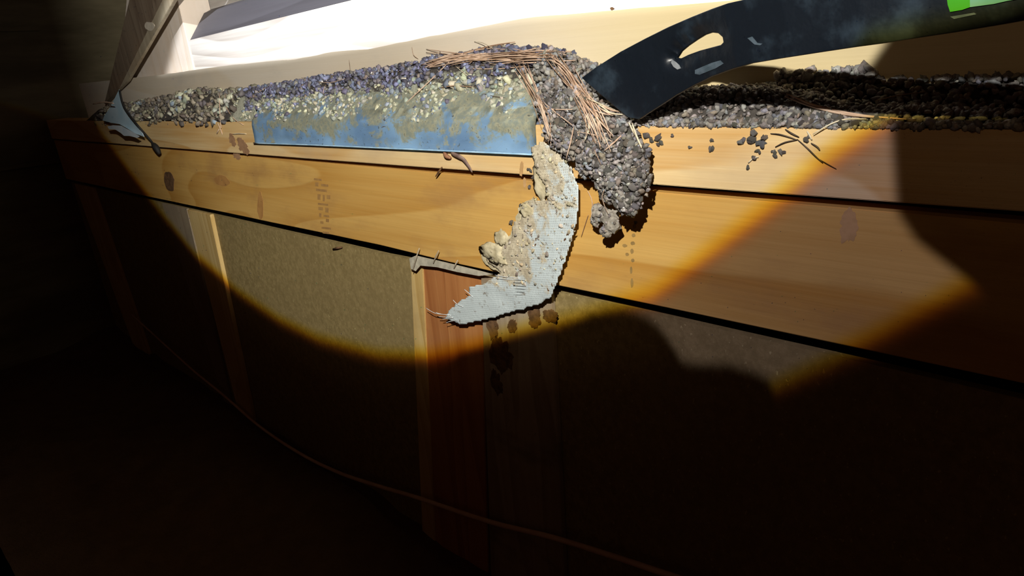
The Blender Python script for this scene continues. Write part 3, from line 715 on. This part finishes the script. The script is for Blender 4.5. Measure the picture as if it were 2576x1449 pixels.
# ------------------------------------------------------------------ pry bar
def bar_y(px, py):      # depth of the bar's face: tip in the heap, handle coming towards the viewer
    s = px + (py - 150) * -.25
    return interp(s, [(1400, -.012), (1560, -.02), (1650, -.035), (1760, -.062), (1850, -.092), (2000, -.122), (2200, -.145), (2450, -.165), (2700, -.185), (3100, -.21)])
outl = [(1462, 196), (1500, 168), (1560, 130), (1620, 98), (1680, 68), (1740, 42), (1790, 22), (1830, 8), (1880, -3), (1950, -10), (2050, -20), (2200, -40), (2400, -66), (2620, -96), (3000, -146),
        (3000, -22), (2620, 44), (2520, 62), (2400, 82), (2300, 97), (2225, 109), (2150, 119), (2050, 134), (1960, 148), (1890, 160), (1840, 175), (1790, 193), (1745, 215), (1700, 240), (1660, 266), (1630, 285), (1608, 300), (1580, 296), (1545, 268), (1510, 238), (1480, 212)]
def dense(pl, step=14):
    o = []
    for i in range(len(pl)):
        a, b = pl[i], pl[(i + 1) % len(pl)]; n = max(1, int(math.dist(a, b) / step))
        o += [(a[0] + (b[0] - a[0]) * k / n, a[1] + (b[1] - a[1]) * k / n) for k in range(n)]
    return o
hole = [(1702, 146), (1712, 130), (1730, 115), (1752, 100), (1772, 88), (1790, 82), (1806, 84), (1817, 94), (1819, 106), (1812, 113), (1790, 119), (1760, 127), (1730, 138), (1712, 147)]
bm = bmesh.new()
ov = [bm.verts.new((a, b, 0)) for a, b in dense(outl)]
hv = [bm.verts.new((a, b, 0)) for a, b in dense(hole, 7)]
es = [bm.edges.new((l_[i], l_[(i + 1) % len(l_)])) for l_ in (ov, hv) for i in range(len(l_))]
bmesh.ops.triangle_fill(bm, edges=es, use_beauty=True, use_dissolve=False)
for _ in range(3):
    bmesh.ops.subdivide_edges(bm, edges=[e_ for e_ in bm.edges if e_.calc_length() > 30 and not e_.is_boundary], cuts=1, use_grid_fill=False)
    bmesh.ops.triangulate(bm, faces=bm.faces[:]); bmesh.ops.beautify_fill(bm, faces=bm.faces[:], edges=bm.edges[:])
for _ in range(2):
    bmesh.ops.subdivide_edges(bm, edges=[e_ for e_ in bm.edges if e_.calc_length() > 9 and not e_.is_boundary and min(math.dist(((e_.verts[0].co.x + e_.verts[1].co.x) / 2, (e_.verts[0].co.y + e_.verts[1].co.y) / 2), h_) for h_ in hole) < 75], cuts=1)
    bmesh.ops.triangulate(bm, faces=bm.faces[:]); bmesh.ops.beautify_fill(bm, faces=bm.faces[:], edges=bm.edges[:])
for vv in bm.verts:
    px, py = vv.co.x, vv.co.y; d = min(math.dist((px, py), h_) for h_ in hole)
    dl_ = min(math.dist((px, py), h_) for h_ in ((1702, 146), (1712, 130), (1730, 115), (1752, 100))); dish = .003 * math.exp(-(d / 20) ** 2) + .012 * math.exp(-(dl_ / 26) ** 2)          # the nail slot is countersunk
    q = U(px, py, bar_y(px, py) + dish)
    vv.co = q
nf = bm.faces[:]
bmesh.ops.recalc_face_normals(bm, faces=nf)
if sum(f.normal.y for f in bm.faces) > 0: bmesh.ops.reverse_faces(bm, faces=bm.faces[:])
ret = bmesh.ops.extrude_face_region(bm, geom=bm.faces[:])
for e_ in ret['geom']:
    if isinstance(e_, bmesh.types.BMVert): e_.co += Vector((.001, .0055, 0))
bar = from_bm('pry_bar', bm, m_bar)
bv = bar.modifiers.new('edge', 'BEVEL'); bv.width = .0012; bv.segments = 2; bv.limit_method = 'ANGLE'; bv.angle_limit = math.radians(50)
for p_ in bar.data.polygons: p_.use_smooth = True
ws = bar.modifiers.new('wn', 'WEIGHTED_NORMAL')
tag(bar, 'black steel flat pry bar with a slot, its tip pushed into the grit', 'pry bar')
def decal(name, pts, m, off=.0012, th=.0008):
    p = [U(a, b, bar_y(a, b) - off) for a, b in pts]
    return prism(name, p, [q + Vector((0, th, 0)) for q in p], m, bar, 0)
st_ = decal('sticker', [(2376, -50), (2440, -60), (2440, 18), (2420, 25), (2390, 30), (2384, 12)], m_green)
tag(st_, 'bright green sticker', None)
tag(decal('sticker_print', [(2440, -60), (2576, -80), (2576, -5), (2535, 2), (2500, 10), (2440, 18)], m_mint), 'mint green printed end of the sticker', None)
tag(decal('slot_glint', [(1690, 150), (1698, 155), (1708, 164), (1712, 172), (1704, 175), (1694, 168), (1688, 158)], m_shine, -.0028, .0012), 'pale painted highlight at the slot corner', None)  # highlight beside the slot painted as a pale patch
for pl in ([(2390, 42), (2450, 32), (2456, 36), (2400, 48)], [(1748, 176), (1790, 158), (1812, 152), (1820, 160), (1800, 172), (1760, 188), (1748, 186)], [(1880, 96), (1892, 92), (1905, 108), (1918, 110), (1912, 114), (1898, 112)]):
    decal('scuff', pl, flat('scuffed paint', (.055, .08, .10), (.09, .12, .15), 60, .5), .0007, .0006)

# ------------------------------------------------------------------ wrap triangle and cord at the left end
yy = -.03
tri = [(299, 226), (304, 250), (312, 272), (325, 292), (340, 311), (358, 335), (362, 344), (340, 336), (318, 322), (300, 312), (280, 309), (258, 303), (262, 292), (278, 268)]
tag(prism('wrap_triangle', [U(a, b, yy) for a, b in tri], [U(a, b, yy) + Vector((0, .0015, 0)) for a, b in tri], m_wrap, bevel=0), 'taut pale blue triangle of wrap at the far left end', 'wrap')
fl = [(270, 318), (284, 315), (304, 316), (330, 330), (352, 343), (345, 347), (326, 342), (312, 342), (303, 334), (290, 326), (274, 325)]
tag(prism('wrap_flap', [U(a, b, yy - .012) for a, b in fl], [U(a, b, yy - .010) for a, b in fl], flat('pale wrap', (.62, .74, .84), (.75, .84, .90), 12), bevel=0), 'small pale torn flap of wrap under the blue triangle', 'wrap')
tag(tube('thin_cord', smoothpts([U(301, 228, yy), U(309, 262, yy - .01), U(326, 290, yy - .01), U(350, 320, yy - .005), U(378, 352, -.012), U(388, 366, -.012)]), .0035, m_black, None, 8), 'thin black cord curving down the right side of the blue triangle', 'cord')
tag(tube('black_clip', smoothpts([U(384, 362, -.012), U(392, 370, -.015), U(402, 388, -.012)]), .010, m_black, None, 8, True), 'black clip over the upper gap at the end of the thin cord', 'clip')
tag(tube('pale_splinter', smoothpts([U(234, 262, -.06), U(262, 257, -.062), U(286, 260, -.06)]), .003, m_needle[0], None, 5, True), 'thin brown splinter left of the blue triangle', 'splinter')

# drooping cord low on the wall
lp = [(330, 790), (420, 872), (490, 935), (560, 992), (650, 1070), (750, 1138), (850, 1188), (950, 1222), (1050, 1252), (1230, 1312), (1390, 1352), (1550, 1402), (1700, 1452), (1820, 1490)]
tag(tube('drooping_cord', smoothpts([U(a, b, -.008) for a, b in lp], 5), [interp(a, [(0, .0035), (30, .0055), (66, .0062)]) for a in range(66)], m_cord, None, 8), 'pale brown cord drooping along the dark lower wall', 'cord')

# ------------------------------------------------------------------ pine needles and twigs
dg = bpy.context.evaluated_depsgraph_get()
def bvh_of(objs):
    V, P, off = [], [], 0
    for o in objs:
        V += [v_.co.copy() for v_ in o.data.vertices]; P += [[i + off for i in p_.vertices] for p_ in o.data.polygons]; off = len(V)
    return BVHTree.FromPolygons(V, P)
T = bvh_of([bed, clod, gritmesh, plate, rimb, back])
O = Vector((0, -D, 0))
def rest(px, py, lift=.002):
    hit = T.ray_cast(O, ray(px, py))[0]
    if hit is None: hit = U(px, py, .0)
    return hit - ray(px, py) * lift
def needle(pts, r, m, label, group=None, lift=.003, name='pine_needle', cat='pine needle'):
    q = [rest(a, b, lift) for a, b in pts]
    # straighten depth so that the needle stays a smooth strand
    n = len(q)
    d = [(p - O).length for p in q]; base = [d[0] + (d[-1] - d[0]) * i / (n - 1) for i in range(n)]
    off = min(d[i] - base[i] for i in range(n))
    q = [O + (p - O).normalized() * (base[i] + max(off, -.03) * math.sin(math.pi * (i + .5) / n)) for i, p in enumerate(q)]
    o = tube(name, smoothpts(q, 3), r, m, None, 5, True, .6)
    return tag(o, label, cat, group)
def bundle(n, A, B, sA, sB, bend, group, label, r=(.0010, .0016), mats=(0, 0, 1)):
    for k in range(n):
        a = (A[0] + random.gauss(0, sA[0]), A[1] + random.gauss(0, sA[1])); b = (B[0] + random.gauss(0, sB[0]), B[1] + random.gauss(0, sB[1]))
        bx_, by_ = random.gauss(bend[0], 5), random.gauss(bend[1], 5)
        pts = [(a[0] + (b[0] - a[0]) * s + bx_ * math.sin(math.pi * s), a[1] + (b[1] - a[1]) * s + by_ * math.sin(math.pi * s)) for s in (0, .33, .66, 1)]
        needle(pts, random.uniform(*r), m_needle[random.choice(mats)], label, group)
bundle(26, (1100, 158), (1250, 138), (32, 11), (42, 12), (0, -3), 'needles matted on the left crest', 'dry tan pine needle in the mat on the left crest of the heap')
bundle(26, (1240, 148), (1400, 142), (32, 11), (26, 12), (0, 0), 'needles matted on the right crest', 'dry tan pine needle in the mat on the crest left of the clod')
bundle(6, (1070, 175), (1150, 140), (15, 6), (15, 4), (0, -4), 'needles sloping up to the crest', 'brown pine needle sloping up at the left end of the crest mat')
bundle(16, (1385, 142), (1460, 235), (9, 6), (10, 8), (3, -4), 'upper needles beside the pry bar tip', 'tan pine needle in the sheaf running from crest towards the bar tip')
bundle(18, (1430, 195), (1520, 335), (9, 10), (18, 22), (6, -4), 'lower needles over the clod', 'tan pine needle in the sheaf lying down across the clod')
bundle(14, (1310, 160), (1365, 285), (10, 8), (10, 12), (2, 2), 'needles falling left of the clod', 'tan pine needle falling from the crest along the left of the clod')
bundle(8, (1350, 245), (1385, 350), (6, 8), (10, 10), (6, -2), 'needle tips left of the clod', 'tan pine needle tip hanging low at the left of the clod')
bundle(7, (1480, 250), (1545, 285), (6, 4), (12, 6), (0, 2), 'short needles below the bar tip', 'short tan needle on the clod just below the pry bar tip', mats=(0, 2))
single = [([(1130, 155), (1080, 205), (1018, 262)], .0012, 0, 'long tan pine needle slanting down from the left crest'),
 ([(1145, 166), (1165, 182), (1184, 198)], .001, 2, 'short pale needle on the purple grit below the left crest'),
 ([(1102, 222), (1140, 216), (1192, 219)], .0012, 1, 'brown flat needle lying level under the left crest'),
 ([(1220, 237), (1245, 243), (1275, 247)], .0009, 3, 'thin dark needle on the clay below the blue grit'),
 ([(1193, 30 + 75), (1215, 108), (1240, 122)], .0008, 2, 'pale thread-like needle standing above the crest against the board'),
 ([(1036, 118), (1040, 138), (1052, 148)], .0008, 1, 'fine curved needle on the tan board left of the crest'),
 ([(878, 150), (879, 165), (880, 178)], .0006, 1, 'very fine upright needle on the tan board above the flashing'),
 ([(758, 196), (790, 202), (808, 222), (814, 236)], .0011, 0, 'curved tan needle arching over the heap above the flashing'),
 ([(812, 236), (815, 224), (820, 212)], .0009, 0, 'short tan needle meeting the arching one above the flashing'),
 ([(795, 205), (830, 208), (868, 198)], .0009, 0, 'thin tan needle running right from the arching one'),
 ([(625, 248), (650, 232), (672, 218)], .0011, 0, 'tan needle slanting up at the left end of the flashing'),
 ([(1066, 308), (1095, 304), (1125, 289)], .0011, 3, 'dark twig slanting across the blue flashing'),
 ([(985, 272), (1004, 292), (1022, 308)], .0009, 3, 'dark needle on the flashing, upper of the crossing pair'),
 ([(988, 290), (1008, 303), (1026, 306)], .0009, 3, 'dark needle on the flashing, lower of the crossing pair'),
 ([(955, 325), (965, 319), (978, 317)], .0016, 3, 'small dark bit lying on the middle of the flashing'),
 ([(1165, 278), (1190, 275), (1215, 274)], .001, 1, 'short brown needle on the clay above the flashing'),
 ([(570, 238), (568, 290), (545, 335)], .0022, 0, 'leftmost of the thick strands falling over the heap at the left'),
 ([(552, 232), (553, 280), (556, 322)], .0022, 0, 'straight thick strand falling over the heap at the left'),
 ([(566, 228), (570, 270), (590, 300), (612, 314)], .0020, 0, 'curved thick strand bending right over the left heap'),
 ([(548, 310), (560, 340), (572, 385)], .0022, 0, 'pale strand hanging down over the upper gap at the left'),
 ([(585, 338), (600, 336), (620, 337)], .0016, 2, 'pale chip lying level on the plate at the left of the flashing'),
 ([(480, 290), (510, 278), (528, 268)], .0018, 2, 'pale strand among the clay lumps at the left'),
 ([(1344, 278), (1370, 272), (1400, 276), (1440, 275)], .0012, 0, 'level tan needle crossing the clod'),
 ([(1365, 255), (1400, 285), (1440, 315)], .0013, 0, 'curved tan needle sweeping right across the clod'),
 ([(1443, 320), (1436, 355), (1424, 400)], .0012, 0, 'tan needle hanging towards the dark cleft of the clod'),
 ([(1475, 290), (1482, 320), (1470, 356)], .0016, 2, 'pale hooked needle curling down in the middle of the clod'),
 ([(1453, 332), (1455, 345), (1448, 356)], .0010, 0, 'tiny tan needle beside the pale chip on the clod'),
 ([(1520, 380), (1545, 358), (1570, 335)], .0014, 0, 'tan needle slanting up to the right on the clod'),
 ([(1450, 330), (1515, 345), (1560, 368), (1605, 400), (1636, 432)], .0009, 0, 'long thin needle arcing over the clod to its right edge'),
 ([(1490, 340), (1495, 375), (1512, 415)], .0009, 1, 'dark thin needle running down the middle of the clod'),
 ([(1422, 62 + 86), (1434, 152), (1444, 156)], .0012, 3, 'short dark needle on the tan board left of the knot'),
 ([(1590, 310), (1600, 340), (1614, 372)], .0022, 2, 'upper of the two pale straws right of the clod'),
 ([(1582, 308), (1592, 330), (1604, 348)], .0016, 2, 'shorter pale straw beside the bright one right of the clod'),
 ([(1540, 245), (1545, 240), (1553, 232)], .0008, 2, 'short fine straw standing against the pry bar'),
 ([(1978, 236), (2040, 262), (2110, 280), (2180, 292), (2280, 300)], .0018, 0, 'longest pink-tan needle lying along the heap at the right'),
 ([(1975, 243), (2030, 264), (2100, 283), (2160, 292), (2250, 297)], .0016, 0, 'second pink-tan needle lying under the longest at the right'),
 ([(1988, 240), (2060, 270), (2130, 288), (2200, 296)], .0012, 0, 'thin tan needle within the pair at the right'),
 ([(2045, 338), (2090, 312), (2130, 300), (2180, 300)], .0011, 2, 'pale needle slanting up to join the pair at the right'),
 ([(2200, 255), (2260, 240), (2330, 232)], .0009, 1, 'faint brown needle in the shade at the far right'),
 ([(1520, 478), (1515, 500), (1530, 540)], .0009, 0, 'thin tan needle hanging beneath the clod, leaning right'),
 ([(1485, 560), (1490, 510), (1478, 480)], .0009, 0, 'thin tan needle hanging beneath the clod, leaning left'),
 ([(1462, 596), (1472, 565), (1480, 540)], .0006, 1, 'hair-thin needle on the wide board left of the small clod')]
for pts, r, mi, lb in single: needle(pts, r, m_needle[mi], lb)
tw = [([(1938, 336), (1960, 338), (1985, 345), (2005, 352)], .0011), ([(2005, 350), (2030, 372), (2050, 392), (2070, 410)], .0011), ([(1950, 370), (1975, 358), (2005, 352)], .0010), ([(2040, 360), (2056, 370), (2062, 378)], .0013),
      ([(2060, 400), (2080, 412), (2104, 425)], .0007), ([(1975, 325), (1990, 335), (2010, 345)], .0013), ([(1882, 410), (1895, 398), (1908, 395)], .0010), ([(2030, 330), (2036, 340), (2042, 352)], .0014)]
tl = ['crooked dark twig left of the fork on the plate board', 'dark twig running down right from the fork', 'lower left branch of the forked twigs', 'short dark twig right of the fork', 'hair-fine twig tip farthest down right', 'dark twig at the heap edge above the fork', 'small pale curled twig lowest left on the plate board', 'short pale twig standing right of the fork']
for (pts, r), lb in zip(tw, tl):
    needle(pts, r, m_needle[2 if 'pale' in lb else 3], lb, None, .002, 'twig', 'twig')
